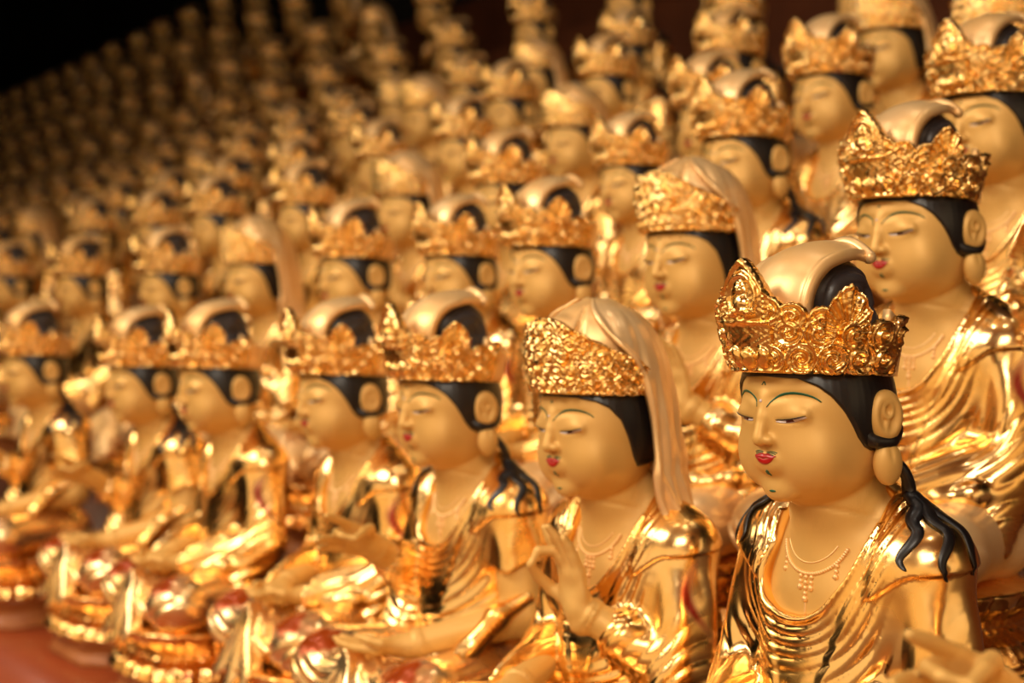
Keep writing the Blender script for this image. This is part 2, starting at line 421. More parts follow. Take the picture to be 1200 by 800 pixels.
def make_hood():
    """gilded hood sheet arching over the topknot from the front of the crown to a rolled rear edge"""
    ctl = np.array([(-0.54, 0.50), (-0.59, 0.84), (-0.52, 1.09), (-0.35, 1.27), (-0.13, 1.36), (0.08, 1.395), (0.22, 1.395), (0.31, 1.405)])
    t = np.linspace(0, 1, len(ctl)); tt = np.linspace(0, 1, 60)
    # catmull-rom
    def cr(P, u):
        u = u * (len(P) - 1); i = np.clip(u.astype(int), 0, len(P) - 2); f = (u - i)[:, None]
        p0 = P[np.clip(i - 1, 0, len(P) - 1)]; p1 = P[i]; p2 = P[i + 1]; p3 = P[np.clip(i + 2, 0, len(P) - 1)]
        return 0.5 * (2 * p1 + (p2 - p0) * f + (2 * p0 - 5 * p1 + 4 * p2 - p3) * f ** 2 + (3 * p1 - p0 - 3 * p2 + p3) * f ** 3)
    C = cr(ctl, tt); nw = 41; w = np.linspace(-1, 1, nw)
    half = 0.36 + 0.03 * np.sin(PI * np.clip(tt * 1.05, 0, 1)) - 0.10 * sst(tt, .5, 1)
    T = np.gradient(C, axis=0); T /= np.linalg.norm(T, axis=1)[:, None]; N = np.stack([-T[:, 1], T[:, 0]], 1)     # up/outward
    X = half[:, None] * w
    drop = 0.13 * np.abs(w) ** 2.0 + 0 * tt[:, None]
    thick = 0.030 + 0.035 * gauss(np.abs(w) - 0.93, 0.06) + 0 * tt[:, None]
    def pos(off): 
        Y = C[:, 0][:, None] + N[:, 0][:, None] * (off - drop); Z = C[:, 1][:, None] + N[:, 1][:, None] * (off - drop)
        return np.stack([X, Y, Z], -1)
    md = MD(); closed_sheet(md, from_head(ct(pos(thick))), from_head(ct(pos(-0.02 - 0.4 * (thick - .035)))))
    # rolled rear edge
    e = pos(0 * thick + 0.0)[-1]; tube(md, from_head(ct(e + np.array([0, 0.0, 0.012]))), 0.056, 0, 12, 1.0, (0, 1, 0.2))
    for s in (0, -1): ball(md, from_head(ct(e[s][None] + [[0, 0.0, 0.012]]))[0], 0.060)
    return md
def make_topknot():
    def fn(P):
        q = ct_inv(to_head(P)); x = np.abs(q[:, 0]); m = q.copy(); m[:, 0] = x
        d = ell(q, (0, 0.07, 0.60), (0.46, 0.44, 0.36))
        d = smin(d, ell(q, (0, -0.02, 0.96), (0.36, 0.43, 0.37)), 0.08)
        d = smin(d, ell(q, (0, 0.10, 1.06), (0.37, 0.30, 0.20)), 0.05)
        d = smin(d, cap(m, (0.20, 0.26, 0.94), (0.25, 0.34, 0.45), 0.13, 0.17), 0.06)
        # curled locks on the sides: concentric grooves following the arch
        r = np.sqrt((q[:, 1] - 0.08) ** 2 + ((q[:, 2] - 0.90) * 1.15) ** 2)
        side = sst(x, 0.20, 0.30)
        d = d + 0.022 * side * (gauss(r - 0.30, 0.022) + gauss(r - 0.18, 0.022)) * sst(q[:, 2], 0.78, 0.88)
        d = d + 0.020 * side * gauss(q[:, 2] - 0.90 + 0.10 * q[:, 1], 0.022) * sst(q[:, 1], -0.2, -0.05)
        d = d + 0.003 * np.sin(r * 90)
        return d
    V, F = mesh_sdf(fn, (-0.62, -1.05, 4.75), (0.62, 0.55, 6.1), 0.025)
    md = MD(); md.add(V, F); return md
# ------------------------------------------------------------------ the body
SH = {1: (0.78, 0.06, 3.14), -1: (-0.78, 0.06, 3.14)}
POSES = {
    # elbow and wrist of the statue's left (+1) and right (-1) arm
    'lap':    {1: ((1.06, -0.02, 2.02), (0.42, -1.10, 1.72)), -1: ((-1.06, -0.02, 2.02), (-0.42, -1.10, 1.72))},
    'raised': {1: ((1.06, 0.06, 1.98), (0.42, -1.20, 1.66)), -1: ((-1.00, -0.15, 2.15), (-0.45, -1.22, 2.74))},
    'breast': {1: ((1.00, -0.12, 2.02), (0.30, -0.84, 2.62)), -1: ((-1.06, 0.00, 2.00), (-0.42, -1.15, 1.70))},
}
def core(P):
    d = ell(P, (0, 0.03, 2.72), (0.86, 0.52, 0.86))
    d = smin(d, ell(P, (0, -0.02, 1.90), (0.74, 0.56, 0.75)), 0.25)
    d = smin(d, cap(P, (-0.60, 0.07, 3.22), (0.60, 0.07, 3.22), 0.27), 0.22)
    m = P.copy(); m[:, 0] = np.abs(m[:, 0]); d = smin(d, cap(m, (0.28, 0.12, 3.68), (0.84, 0.08, 3.26), 0.16, 0.25), 0.15)
    return d
def upper_arm(P, s, pose, grow=0.0):
    e, w = POSES[pose][s]
    return cap(P, SH[s], e, 0.345 + grow, 0.285 + grow)
def fore_arm(P, s, pose, grow=0.0, r=(0.255, 0.155)):
    e, w = POSES[pose][s]
    return cap(P, e, w, r[0] + grow, r[1] + grow)

def hand_frame(pose, s):
    """wrist origin plus axes: X along the fingers, Y towards the thumb, Z out of the palm"""
    w = np.array(POSES[pose][s][1], float)
    if pose == 'raised' and s == -1: X, Z = Vector((0.10, -0.93, 0.34)), Vector((0.92, -0.05, -0.38))
    elif pose == 'breast' and s == 1: X, Z = Vector((-0.22, -0.10, 0.96)), Vector((-0.15, -0.98, -0.1))
    elif s == 1: X, Z = Vector((-0.75, -0.65, -0.08)), Vector((0.0, -0.05, 1.0))
    else: X, Z = Vector((0.75, -0.65, -0.08)), Vector((0.0, -0.05, 1.0))
    X.normalize(); Z = (Z - X * Z.dot(X)).normalized(); Y = X.cross(Z) if s == -1 else Z.cross(X)
    return w, np.array([X, Y, Z])
MUDRA = {   # finger joints in the hand frame (x along, y towards thumb, z out of palm)
    'mudra': [
        [(0.36, 0.135, 0.00), (0.53, 0.160, 0.03), (0.66, 0.175, 0.06), (0.77, 0.185, 0.08)],     # index, extended
        [(0.38, 0.045, 0.00), (0.55, 0.055, 0.10), (0.58, 0.085, 0.24), (0.49, 0.115, 0.31)],     # middle, meets the thumb
        [(0.37, -0.045, 0.00), (0.54, -0.055, 0.05), (0.67, -0.062, 0.11), (0.77, -0.068, 0.17)],
        [(0.33, -0.130, 0.00), (0.47, -0.155, 0.03), (0.57, -0.170, 0.06), (0.65, -0.185, 0.10)]],
    'flat': [
        [(0.36, 0.125, 0.00), (0.53, 0.135, 0.02), (0.64, 0.135, 0.05), (0.73, 0.130, 0.09)],
        [(0.38, 0.045, 0.00), (0.56, 0.045, 0.02), (0.69, 0.045, 0.06), (0.79, 0.045, 0.11)],
        [(0.37, -0.040, 0.00), (0.54, -0.042, 0.02), (0.66, -0.042, 0.06), (0.75, -0.040, 0.11)],
        [(0.33, -0.120, 0.00), (0.46, -0.128, 0.02), (0.55, -0.130, 0.05), (0.62, -0.130, 0.09)]],
}
THUMB = {'mudra': [(0.09, 0.11, 0.03), (0.22, 0.215, 0.13), (0.36, 0.20, 0.24), (0.47, 0.135, 0.325)],
         'flat': [(0.09, 0.11, 0.02), (0.22, 0.225, 0.08), (0.34, 0.24, 0.12), (0.44, 0.21, 0.15)]}
def hand_sdf(P, pose, s):
    w, A = hand_frame(pose, s); kind = 'mudra' if (s, pose) in ((-1, 'raised'), (1, 'breast')) else 'flat'
    q = ((P - w.astype(f32)) @ A.T.astype(f32)).astype(f32) / 1.12
    d = cap(q, (-0.12, 0, 0), (0.06, 0, 0), 0.125, 0.118)
    palm = ell(q, (0.20, 0.0, 0.0), (0.25, 0.185, 0.082))
    palm = smin(palm, cap(q, (0.33, 0.12, 0), (0.32, -0.11, 0), 0.060), 0.08)
    palm = smin(palm, ell(q, (0.14, 0.09, 0.045), (0.15, 0.085, 0.07)), 0.05)      # ball of the thumb
    d = smin(d, palm, 0.09)
    for f in MUDRA[kind]: d = smin(d, chain(q, f, [0.056, 0.049, 0.044, 0.034], 0.012), 0.022)
    d = smin(d, chain(q, THUMB[kind], [0.070, 0.060, 0.050, 0.037], 0.015), 0.035)
    return d * 1.12

def opening(P):
    """signed distance (frontal plane) to the edge of the bare chest; negative inside"""
    x, z = P[:, 0], P[:, 2]
    dz = np.minimum(z - 3.20, 0); x = x + 0.13 * sst(3.35 - z, 0, 0.5)
    return (np.abs(x * (1 - 0.10 * sst(z, 3.2, 3.6))) ** 2.4 + np.abs(dz) ** 2.4) ** (1 / 2.4) - 0.46
def lerp3(a, b, t): return tuple(a[i] + (b[i] - a[i]) * t for i in range(3))
def noise1(P, k, s=0.0):
    return np.sin(P[:, 0] * k + 1.3 * np.sin(P[:, 2] * k * 0.6 + s)) * np.sin(P[:, 2] * k * 0.8 + 1.7 * np.sin(P[:, 1] * k * .7 + s))
def robe_sdf(P, pose, style):
    x, y, z = P[:, 0], P[:, 1], P[:, 2]; ax = np.abs(x)
    d = core(P) - 0.055
    front = sst(-y, -0.25, 0.10)
    for s in (1, -1):
        u = upper_arm(P, s, pose, 0.055)
        if style == 'cape' and s == 1:      # the cape stops half way down the upper arm
            u = smax(u - 0.03, (2.62 - z + 0.25 * (y)) * 0.95, 0.03)
            d = smin(d, u, 0.12)
        else:
            d = smin(d, u, 0.14)
            if (s, pose) in ((-1, 'raised'), (1, 'breast')):      # sleeve pushed back from the raised wrist
                e0, w0 = POSES[pose][s]; d = smin(d, cap(P, e0, lerp3(e0, w0, 0.55), 0.33, 0.25), 0.12)
            else: d = smin(d, fore_arm(P, s, pose, 0.06, (0.27, 0.21)) + 0.35 * sst(np.abs(x), 0.62, 0.45), 0.12)
            # hanging sleeve
            e, w = POSES[pose][s]
            d = smin(d, cap(P, (e[0] * 0.97, e[1] - 0.1, e[2] - 0.15), (e[0] * 0.92, e[1] - 0.45, 1.25), 0.27, 0.30), 0.15)
    o = opening(P)
    shoulder = sst(ax, 0.62, 0.85) * sst(z, 2.35, 2.75)
    # nested folds following the neckline
    ph = o / (0.082 + 0.025 * sst(o, .3, .9)) + 0.45 * np.sin(x * 2.1 + 0.9 * np.sin(z * 1.9)) + 0.3 * np.sin(z * 2.7 + x)
    fold = np.abs(np.sin(PI * ph)) ** 0.75 * (0.70 + 0.30 * np.sin(x * 4.1 + z * 3.1 + o * 7))
    d = d - 0.020 * fold * front * (1 - shoulder * 0.9) * sst(o, -0.02, 0.05)
    d = d - 0.026 * gauss(o - 0.03, 0.032) * front * (z < 3.55)
    # edge of the outer robe crossing from the shoulder to the waist
    for s in (1, -1):
        sx = x * s
        l = (sx - 0.46) * 0.92 - (z - 2.9) * 0.30
        band = front * sst(z, 1.3, 1.6) * sst(3.3 - z, 0, .3)
        d = d - 0.028 * sst(l, -0.06, 0.05) * gauss(l, 0.30) * band
    # sleeves: long shallow folds
    an = np.arctan2(y - 0.05, ax - 0.80)
    slv = sst(ax, 0.72, 0.95) * (1 - sst(z, 3.00, 3.25))
    d = d - 0.020 * slv * np.cos(an * 6 + 1.2 * np.sin(z * 1.8)) * sst(3.2 - z, 0, 0.5)
    # shoulder cape seam
    seam = z - (2.98 + 0.22 * sst(ax, 0.55, 1.0) + 0.10 * y)
    d = d - 0.028 * sst(seam, -0.01, 0.02) * sst(ax, 0.55, 0.66)
    if style == 'cape': d = d + 0.0 * z
    # cut-outs: chest, floor, neck
    d = smax(d, -np.maximum(o, y - 0.02 + 0.0 * z), 0.02)
    d = smax(d, -(cap(P, (0, 0.03, 3.1), (0, -0.20, 4.05), 0.465, 0.43)), 0.02)
    d = smax(d, 1.05 - z, 0.02)
    if style != 'cape' or True:
        # draped roll at the waist from the near elbow
        pts = [(1.22, -0.05, 2.20), (1.12, -0.42, 2.02), (0.98, -0.75, 1.62), (1.10, -1.10, 1.42), (1.02, -1.50, 1.34)] if style == 'cape' else [(1.18, -0.30, 1.75), (0.98, -0.70, 1.70), (0.70, -0.95, 1.66), (0.35, -1.02, 1.60)]
        for s in ((1, -1) if style != 'cape' else (1,)):
            m = P.copy(); m[:, 0] *= s
            r = chain(m, pts, [0.09, 0.13, 0.13, 0.14, 0.10][:len(pts)], 0.1) - 0.006 * np.sin((m[:, 0] - y * 0.5) * 22 - z * 6)
            d = smin(d, r, 0.05)
    return d
def skin_sdf(P, pose, style):
    d = core(P)
    d = smin(d, neck_sdf(P), 0.16)
    d = d - 0.02 * gauss(P[:, 2] - 2.95, 0.18) * gauss(np.abs(P[:, 0]) - 0.26, 0.2) * (P[:, 1] < 0)
    for s in (1, -1):
        if s == 1 and style == 'cape': d = smin(d, upper_arm(P, s, pose), 0.10)
        f = fore_arm(P, s, pose)
        d = smin(d, f, 0.08)
        d = smin(d, hand_sdf(P, pose, s), 0.04)
        e, w = POSES[pose][s]; e = np.array(e); w = np.array(w); u = (w - e) / np.linalg.norm(w - e)
        for t in (-0.10, -0.15):        # bracelet
            c = (w + u * t).astype(f32); q = P - c; h = q @ u.astype(f32); r = np.sqrt(np.maximum((q * q).sum(1) - h * h, 0))
            d = smin(d, np.sqrt((r - 0.168) ** 2 + h * h) - 0.022, 0.01)
    return d
def legs_sdf(P):
    x, y, z = P[:, 0], P[:, 1], P[:, 2]; m = P.copy(); m[:, 0] = np.abs(x); ax = m[:, 0]
    d = ell(P, (0, 0.02, 1.15), (1.12, 0.72, 0.55))
    d = smin(d, cap(m, (0.55, 0.0, 1.20), (1.12, -1.30, 1.22), 0.46, 0.42), 0.2)
    d = smin(d, ell(m, (1.08, -1.42, 1.20), (0.47, 0.50, 0.43)), 0.12)
    d = smin(d, cap(P, (1.0, -1.55, 1.18), (-0.45, -1.42, 1.28), 0.30, 0.26), 0.14)
    d = smin(d, cap(P, (-1.0, -1.55, 1.15), (0.25, -1.62, 1.08), 0.30, 0.24), 0.14)
    # foot, sole up, resting on the far thigh
    d = smin(d, ell(P, (-0.50, -1.18, 1.52), (0.32, 0.16, 0.12)), 0.06)
    # shell-like folds round each knee
    r = np.sqrt((ax - 0.62) ** 2 + (y + 1.25) ** 2 * 0.8 + (z - 1.65) ** 2)
    k = sst(1.42 - z, 0, 0.25) * sst(-y, 0.9, 1.3)
    d = d - 0.022 * np.cos(r * 2 * PI / 0.13) * k
    # lap folds
    d = d - 0.016 * np.cos((ax * 0.5 + y) * 2 * PI / 0.20) * sst(z, 1.35, 1.5) * sst(-y, 0.2, 0.5) * sst(0.75 - ax, -0.1, 0.3)
    # hem fan hanging over the seat edge
    ps = np.arctan2(x + 0.02, 1.62 - z); rr = np.hypot(x + 0.02, 1.62 - z)
    fy = y + 1.72 + 0.30 * np.clip(1.5 - z, 0, 1)
    fan = np.maximum(np.abs(fy) - 0.085, np.maximum((np.abs(ps) - 0.56) * rr, rr - (1.02 + 0.05 * np.cos(ps * 14)))) - 0.03
    fan = fan - 0.040 * np.cos(ps * 14) * sst(rr, 0.15, 0.5)
    d = smin(d, fan, 0.06)
    d = smax(d, 0.74 - z - 0.5 * (fy < 0.25) * 1.0, 0.03)
    return d

def make_necklace(pose='lap'):
    md = MD()
    a = np.linspace(-1.25, 1.25, 41)
    def surf(x, z):
        x = np.asarray(x, f32); z = np.asarray(z, f32); y = np.full(len(x), -1.2, f32)
        for _ in range(40):
            q = np.stack([x, y, z], 1); d = smin(core(q), neck_sdf(q), 0.16); y += np.maximum(d, 0) * 0.8
        return np.stack([x, y, z], 1)
    P = surf(0.36 * np.sin(a), 3.42 - 0.33 * np.cos(a))
    P2 = surf(0.30 * np.sin(a * 0.9), 3.42 - 0.24 * np.cos(a))
    for p in P[:: 1]: ball(md, p + [0, -0.005, 0], 0.019, 0, 8, 5)
    tube(md, P2, 0.008, 0, 6)
    for sx, L in ((0, 4), (-0.06, 2), (0.06, 2), (-.28, 2), (.28, 2)):
        i = 0; z0 = 3.42 - 0.33 * math.sqrt(max(0, 1 - (sx / .36) ** 2)) - 0.03
        Q = surf(np.full(L + 1, sx), z0 - 0.045 * np.arange(L + 1))
        for k, q in enumerate(Q): ball(md, q + [0, -0.004, 0], 0.022 if k < L else 0.030, 0, 8, 5)
    if True:
        Q = surf([0, 0], [2.88, 2.80]); tube(md, [surf([0], [2.90 - .03 * k])[0] for k in range(6)], 0.012, 0, 6)
    return md
def make_tresses(pose, style, s):
    """three wavy locks running from behind the ear over the shoulder, laid on the robe"""
    md = MD()
    fn = lambda q: smin(robe_sdf(q, pose, style), smin(core(q), neck_sdf(q), .16), .02)
    C = np.array([s * 0.52, 0.06, 2.85])
    root = from_head(np.array([[s * 0.53, 0.20, -0.36]]))[0]
    for j, (a1, L, wv) in enumerate([(-0.80, 0.74, 0.07), (-0.30, 0.86, 0.06), (0.12, 0.84, 0.03)]):
        t = np.linspace(0, 1, 46)
        # direction sweeps from straight up (neck side) down over the shoulder
        th = 0.10 + t * 1.22 * L       # angle from vertical
        ph = a1 + (1 - t) ** 2 * (0.35 - a1) * 0.8 + 0.8 * wv * np.sin(t * 13) * sst(t, 0.1, 0.3) * 1.7 / (0.4 + th)
        D = np.stack([s * np.sin(th) * np.cos(ph), np.sin(th) * np.sin(ph), np.cos(th)], 1)
        Q = (C + D * 1.6).astype(f32)
        for _ in range(50): Q = (Q - (D * (np.maximum(fn(Q), -0.01) * 0.6)[:, None]).astype(f32))
        Q = Q.astype(float) + D * 0.010
        w = 0.072 * (1 - t) ** 0.5 + 0.006
        # root bridge
        n0 = 8; b = np.linspace(0, 1, n0, endpoint=False)[:, None]; Bz = root * (1 - b) + Q[0] * b + np.array([s * .05, 0.03, 0.02]) * np.sin(PI * b)
        pts = np.concatenate([Bz, Q]); ww = np.concatenate([np.full(n0, 0.060), w]); up = np.concatenate([np.tile(D[0], (n0, 1)), D])
        tube(md, pts, ww, 0, 10, np.concatenate([np.full(n0, 0.75), 0.34 + 0.35 * np.exp(-t * 8)]), up)
    return md
def make_veil():
    """head cloth falling from the crown over the back of the head and on to the shoulders"""
    na, nz = 220, 70
    v = np.linspace(0, 1, nz); u = np.linspace(-1, 1, na)
    a0 = np.interp(v, [0, .15, .27, .50, .65, .77, .90, 1], [40, 62, 88, 92, 88, 76, 66, 62])
    ker = np.ones(9) / 9; a0 = np.convolve(np.pad(a0, 4, mode='edge'), ker, 'valid')
    A = PI + u[:, None] * (PI - np.radians(a0))[None]; Vv = np.repeat(v[None], na, 0)
    Z = 5.74 + (3.18 - 5.74) * Vv
    key = [(0, .06), (.025, .30), (.075, .47), (.15, .60), (.25, .68), (.37, .725), (.50, .735), (.68, .75), (.80, .79), (.88, .86), (.95, .96), (1, 1.05)]
    R = np.interp(v, [k[0] for k in key], [k[1] for k in key]); R = np.convolve(np.pad(R, 2, mode='edge'), np.ones(5) / 5, 'valid')[None] * np.ones((na, 1))
    amp = np.interp(v, [0, .2, .5, .8, 1], [0, .012, .024, .030, .022])[None]
    R = R + amp * (np.cos(A * 13 + 1.6 * np.sin(Vv * 5)) + 0.5 * np.cos(A * 29 + Vv * 7))
    R = R + 0.030 * gauss(np.abs(u)[:, None] - 0.97, 0.03)
    cy = np.interp(v, [0, .37, .69, .85, 1], [-0.42, -0.33, -0.20, 0.02, 0.04])[None]; dep = np.interp(v, [0, .65, .87, 1], [1.0, 1.0, 0.62, 0.60])[None]
    def pos(o): return np.stack([(R + o) * np.sin(A), cy - (R + o) * dep * np.cos(A), Z], -1)
    md = MD(); closed_sheet(md, pos(0.03), pos(-0.02)); return md
def make_veil_petals():
    def fn(P):
        q = to_head(P)
        d = ell(q, (0, 0.0, 0.78), (0.545, 0.57, 0.50)) 
        an = np.arctan2(q[:, 0], -(q[:, 1] - 0.05)); 
        g = np.minimum(np.abs(an - 0.55), np.abs(an + 0.55)); g = np.minimum(g, np.abs(np.abs(an) - 1.45))
        d = d + 0.045 * gauss(g, 0.07) * sst(q[:, 2], 1.26, 1.15) - 0.02 * np.cos(an * 4) * sst(1.15 - q[:, 2], 0, .2)
        tip = ell(q, (0, -0.42, 0.98), (0.24, 0.15, 0.17)); d = smin(d, tip, 0.05)
        for s in (-1, 1): d = smin(d, cap(q, (s * .0, -0.05, 1.255), (s * 0.24, -0.46, 1.0), 0.05, 0.035), 0.03)
        return smax(d, 0.30 - q[:, 2], .02)
    V, F = mesh_sdf(fn, (-0.75, -1.2, 4.7), (0.75, 0.5, 5.95), 0.03)
    md = MD(); md.add(V, F); return md

def make_lotus():
    """lotus seat: upturned petals, waist band, downturned petals, rim"""
    nu, nv = 420, 56
    a = np.linspace(-PI, PI, nu, endpoint=False); v = np.linspace(0, 1, nv)
    A = np.repeat(a[:, None], nv, 1); V_ = np.repeat(v[None], nu, 0)
    n = 22; ph = A * n / 2
    z = 0.80 * V_
    prof = np.interp(V_, [0, .04, .08, .30, .40, .48, .56, .80, .93, .97, 1], [1.02, 1.08, 1.06, 1.00, 0.90, 0.86, .90, 1.05, 1.10, 1.11, 1.03])
    pet = np.abs(np.cos(ph)); pet2 = np.abs(np.sin(ph))
    up = gauss(V_ - 0.76, 0.20) * (V_ > .48); lo = gauss(V_ - 0.20, 0.17) * (V_ < .48)
    disp = 0.085 * up * (pet ** .7) + 0.10 * lo * (pet2 ** .7)
    disp += 0.03 * gauss(V_ - .44, .03) * (0.5 + 0.5 * np.cos(A * 60))
    disp += 0.025 * lo * np.cos(ph * 2 * 3) * pet2 + 0.05 * gauss(V_ - .09, .05) * pet2 ** 3
    R = prof + disp / 1.6
    rx, ry, cy = 1.38, 1.28, -0.62
    sup = 1.0 / (np.abs(np.cos(A)) ** 2.6 + np.abs(np.sin(A)) ** 2.6) ** (1 / 2.6)
    X = rx * R * sup * np.sin(A); Y = cy - ry * R * sup * np.cos(A)
    O = np.stack([X, Y, z], -1)
    md = MD(); F = grid_faces_np(nu, nv, True); V = O.reshape(-1, 3)
    Vc = np.concatenate([V, [[0, cy, 0.80], [0, cy, 0.0]]]); N = nu * nv
    F = F.tolist() + [[i * nv + nv - 1, ((i + 1) % nu) * nv + nv - 1, N] for i in range(nu)] + [[((i + 1) % nu) * nv, i * nv, N + 1] for i in range(nu)]
    md.add(Vc, F); return md
# ------------------------------------------------------------------ materials
def mat(name, base, metal=0.0, rough=0.5, coat=0.0, **kw):
    m = bpy.data.materials.new(name); m.use_nodes = True; nt = m.node_tree; b = nt.nodes['Principled BSDF']
    b.inputs['Base Color'].default_value = (*base, 1); b.inputs['Metallic'].default_value = metal; b.inputs['Roughness'].default_value = rough
    b.inputs['Coat Weight'].default_value = coat; b.inputs['Coat Roughness'].default_value = kw.get('cr', 0.1)
    return m, nt, b
def wear(nt, b, c0, c1, scale=3.0, lo=0.45, hi=0.62, r0=None, r1=None, bump=0.0, bscale=30, red=None, redlim=(0.66, 0.72), rscale=1.4):
    N = nt.nodes; L = nt.links
    tc = N.new('ShaderNodeTexCoord'); oi = N.new('ShaderNodeObjectInfo'); mp = N.new('ShaderNodeVectorMath'); mp.operation = 'SCALE'; mp.inputs[3].default_value = 10.0
    L.new(tc.outputs['Object'], mp.inputs[0]); ad = N.new('ShaderNodeVectorMath'); ad.operation = 'ADD'; L.new(mp.outputs[0], ad.inputs[0])
    sc = N.new('ShaderNodeMath'); sc.operation = 'MULTIPLY'; sc.inputs[1].default_value = 37.0; L.new(oi.outputs['Random'], sc.inputs[0]); L.new(sc.outputs[0], ad.inputs[1])
    def noise(s, det=3):
        n = N.new('ShaderNodeTexNoise'); n.inputs['Scale'].default_value = s; n.inputs['Detail'].default_value = det; L.new(ad.outputs[0], n.inputs['Vector']); return n
    def rng(src, a, b_, c, d):
        m = N.new('ShaderNodeMapRange'); m.inputs[1].default_value = a; m.inputs[2].default_value = b_; m.inputs[3].default_value = c; m.inputs[4].default_value = d; L.new(src, m.inputs[0]); return m.outputs[0]
    n = noise(scale); f = rng(n.outputs['Fac'], lo, hi, 0, 1)
    mx = N.new('ShaderNodeMix'); mx.data_type = 'RGBA'; mx.inputs[6].default_value = (*c0, 1); mx.inputs[7].default_value = (*c1, 1); L.new(f, mx.inputs[0]); col = mx.outputs[2]
    if r0 is not None: L.new(rng(n.outputs['Fac'], lo, hi, r0, r1), b.inputs['Roughness'])
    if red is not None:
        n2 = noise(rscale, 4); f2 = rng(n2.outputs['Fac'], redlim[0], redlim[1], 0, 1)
        at = N.new('ShaderNodeAttribute'); at.attribute_name = 'stain_reflection'  # red sleeve streak, and the red reflection painted on the knees
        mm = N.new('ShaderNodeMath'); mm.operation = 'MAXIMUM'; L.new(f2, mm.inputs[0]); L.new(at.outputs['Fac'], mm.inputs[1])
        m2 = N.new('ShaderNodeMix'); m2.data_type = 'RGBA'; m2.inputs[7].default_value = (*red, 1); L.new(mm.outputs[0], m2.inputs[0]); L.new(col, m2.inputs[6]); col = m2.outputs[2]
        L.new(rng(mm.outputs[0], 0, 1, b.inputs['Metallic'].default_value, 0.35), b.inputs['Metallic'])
    L.new(col, b.inputs['Base Color'])
    if bump:
        n3 = noise(bscale, 2); bp = N.new('ShaderNodeBump'); bp.inputs['Strength'].default_value = 1.0; bp.inputs['Distance'].default_value = bump * S; L.new(n3.outputs['Fac'], bp.inputs['Height']); L.new(bp.outputs[0], b.inputs['Normal'])
M = {}
def build_materials():
    m, nt, b = mat('skin_gold', (0.80, 0.47, 0.14), 0.25, 0.5); wear(nt, b, (0.71, 0.420, 0.112), (0.76, 0.46, 0.135), 1.2, 0.35, 0.65, 0.46, 0.56); M['skin'] = m
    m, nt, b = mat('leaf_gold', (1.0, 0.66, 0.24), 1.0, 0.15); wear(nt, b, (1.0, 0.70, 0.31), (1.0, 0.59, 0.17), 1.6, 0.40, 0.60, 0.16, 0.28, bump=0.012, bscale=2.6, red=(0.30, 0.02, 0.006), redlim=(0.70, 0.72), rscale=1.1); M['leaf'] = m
    m, nt, b = mat('crown_gold', (1.0, 0.62, 0.18), 1.0, 0.18); wear(nt, b, (1.0, 0.71, 0.30), (0.96, 0.57, 0.16), 5.0, 0.40, 0.62, 0.12, 0.30, bump=0.010, bscale=14, red=(0.45, 0.10, 0.02), redlim=(0.70, 0.76), rscale=4); M['crown'] = m
    m, nt, b = mat('pale_gold', (1.0, 0.70, 0.38), 0.45, 0.36); wear(nt, b, (0.97, 0.67, 0.33), (0.90, 0.56, 0.22), 1.5, 0.4, 0.65, 0.30, 0.42, bump=0.008, bscale=3, red=(0.4, 0.05, 0.01), redlim=(0.75, 0.77), rscale=1.4); M['pale'] = m
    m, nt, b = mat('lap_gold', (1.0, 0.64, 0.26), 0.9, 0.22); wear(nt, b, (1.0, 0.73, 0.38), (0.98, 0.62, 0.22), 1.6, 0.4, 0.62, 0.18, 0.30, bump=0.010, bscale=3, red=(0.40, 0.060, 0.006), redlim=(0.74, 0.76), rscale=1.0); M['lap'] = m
    m, nt, b = mat('black_hair', (0.006, 0.005, 0.006), 0.0, 0.38, 0.15, cr=0.2); M['hair'] = m
    m, nt, b = mat('charcoal_hair', (0.040, 0.032, 0.034), 0.0, 0.42, 0.2, cr=0.3); M['knot'] = m
    m, nt, b = mat('red_lips', (0.42, 0.008, 0.008), 0.0, 0.30, 0.2); M['red'] = m
    m, nt, b = mat('green_line', (0.012, 0.10, 0.045), 0.0, 0.45); M['green'] = m
    m, nt, b = mat('dark_line', (0.02, 0.012, 0.01), 0.0, 0.45); M['dark'] = m
    m, nt, b = mat('eye_white', (0.62, 0.52, 0.48), 0.0, 0.35); M['white'] = m
    m, nt, b = mat('iris_brown', (0.09, 0.012, 0.008), 0.0, 0.3); M['iris'] = m
    m, nt, b = mat('jewel', (0.75, 0.62, 0.60), 0.0, 0.15); M['jewel'] = m
    m, nt, b = mat('lotus_gold', (1.0, 0.6, 0.2), 1.0, 0.2); wear(nt, b, (1.0, 0.66, 0.26), (0.92, 0.48, 0.12), 3.0, 0.4, 0.6, 0.14, 0.30, bump=0.012, bscale=6, red=(0.45, 0.07, 0.015), redlim=(0.68, 0.72), rscale=2); M['lotus'] = m
    m, nt, b = mat('plinth_lacquer', (0.30, 0.085, 0.02), 0.0, 0.5, 0.1); wear(nt, b, (0.46, 0.17, 0.04), (0.36, 0.11, 0.025), 2, 0.3, 0.7); M['plinth'] = m
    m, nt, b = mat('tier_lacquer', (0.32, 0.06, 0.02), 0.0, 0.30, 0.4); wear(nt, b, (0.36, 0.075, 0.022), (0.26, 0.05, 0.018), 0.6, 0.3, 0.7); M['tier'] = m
    m, nt, b = mat('dark_wall', (0.018, 0.016, 0.012), 0.0, 0.8); wear(nt, b, (0.02, 0.018, 0.013), (0.014, 0.013, 0.011), 0.1, 0.3, 0.7); M['wall'] = m
    m, nt, b = mat('hall_floor', (0.22, 0.10, 0.045), 0.0, 0.35); wear(nt, b, (0.50, 0.22, 0.08), (0.40, 0.16, 0.055), 0.3, 0.3, 0.7); M['floor'] = m
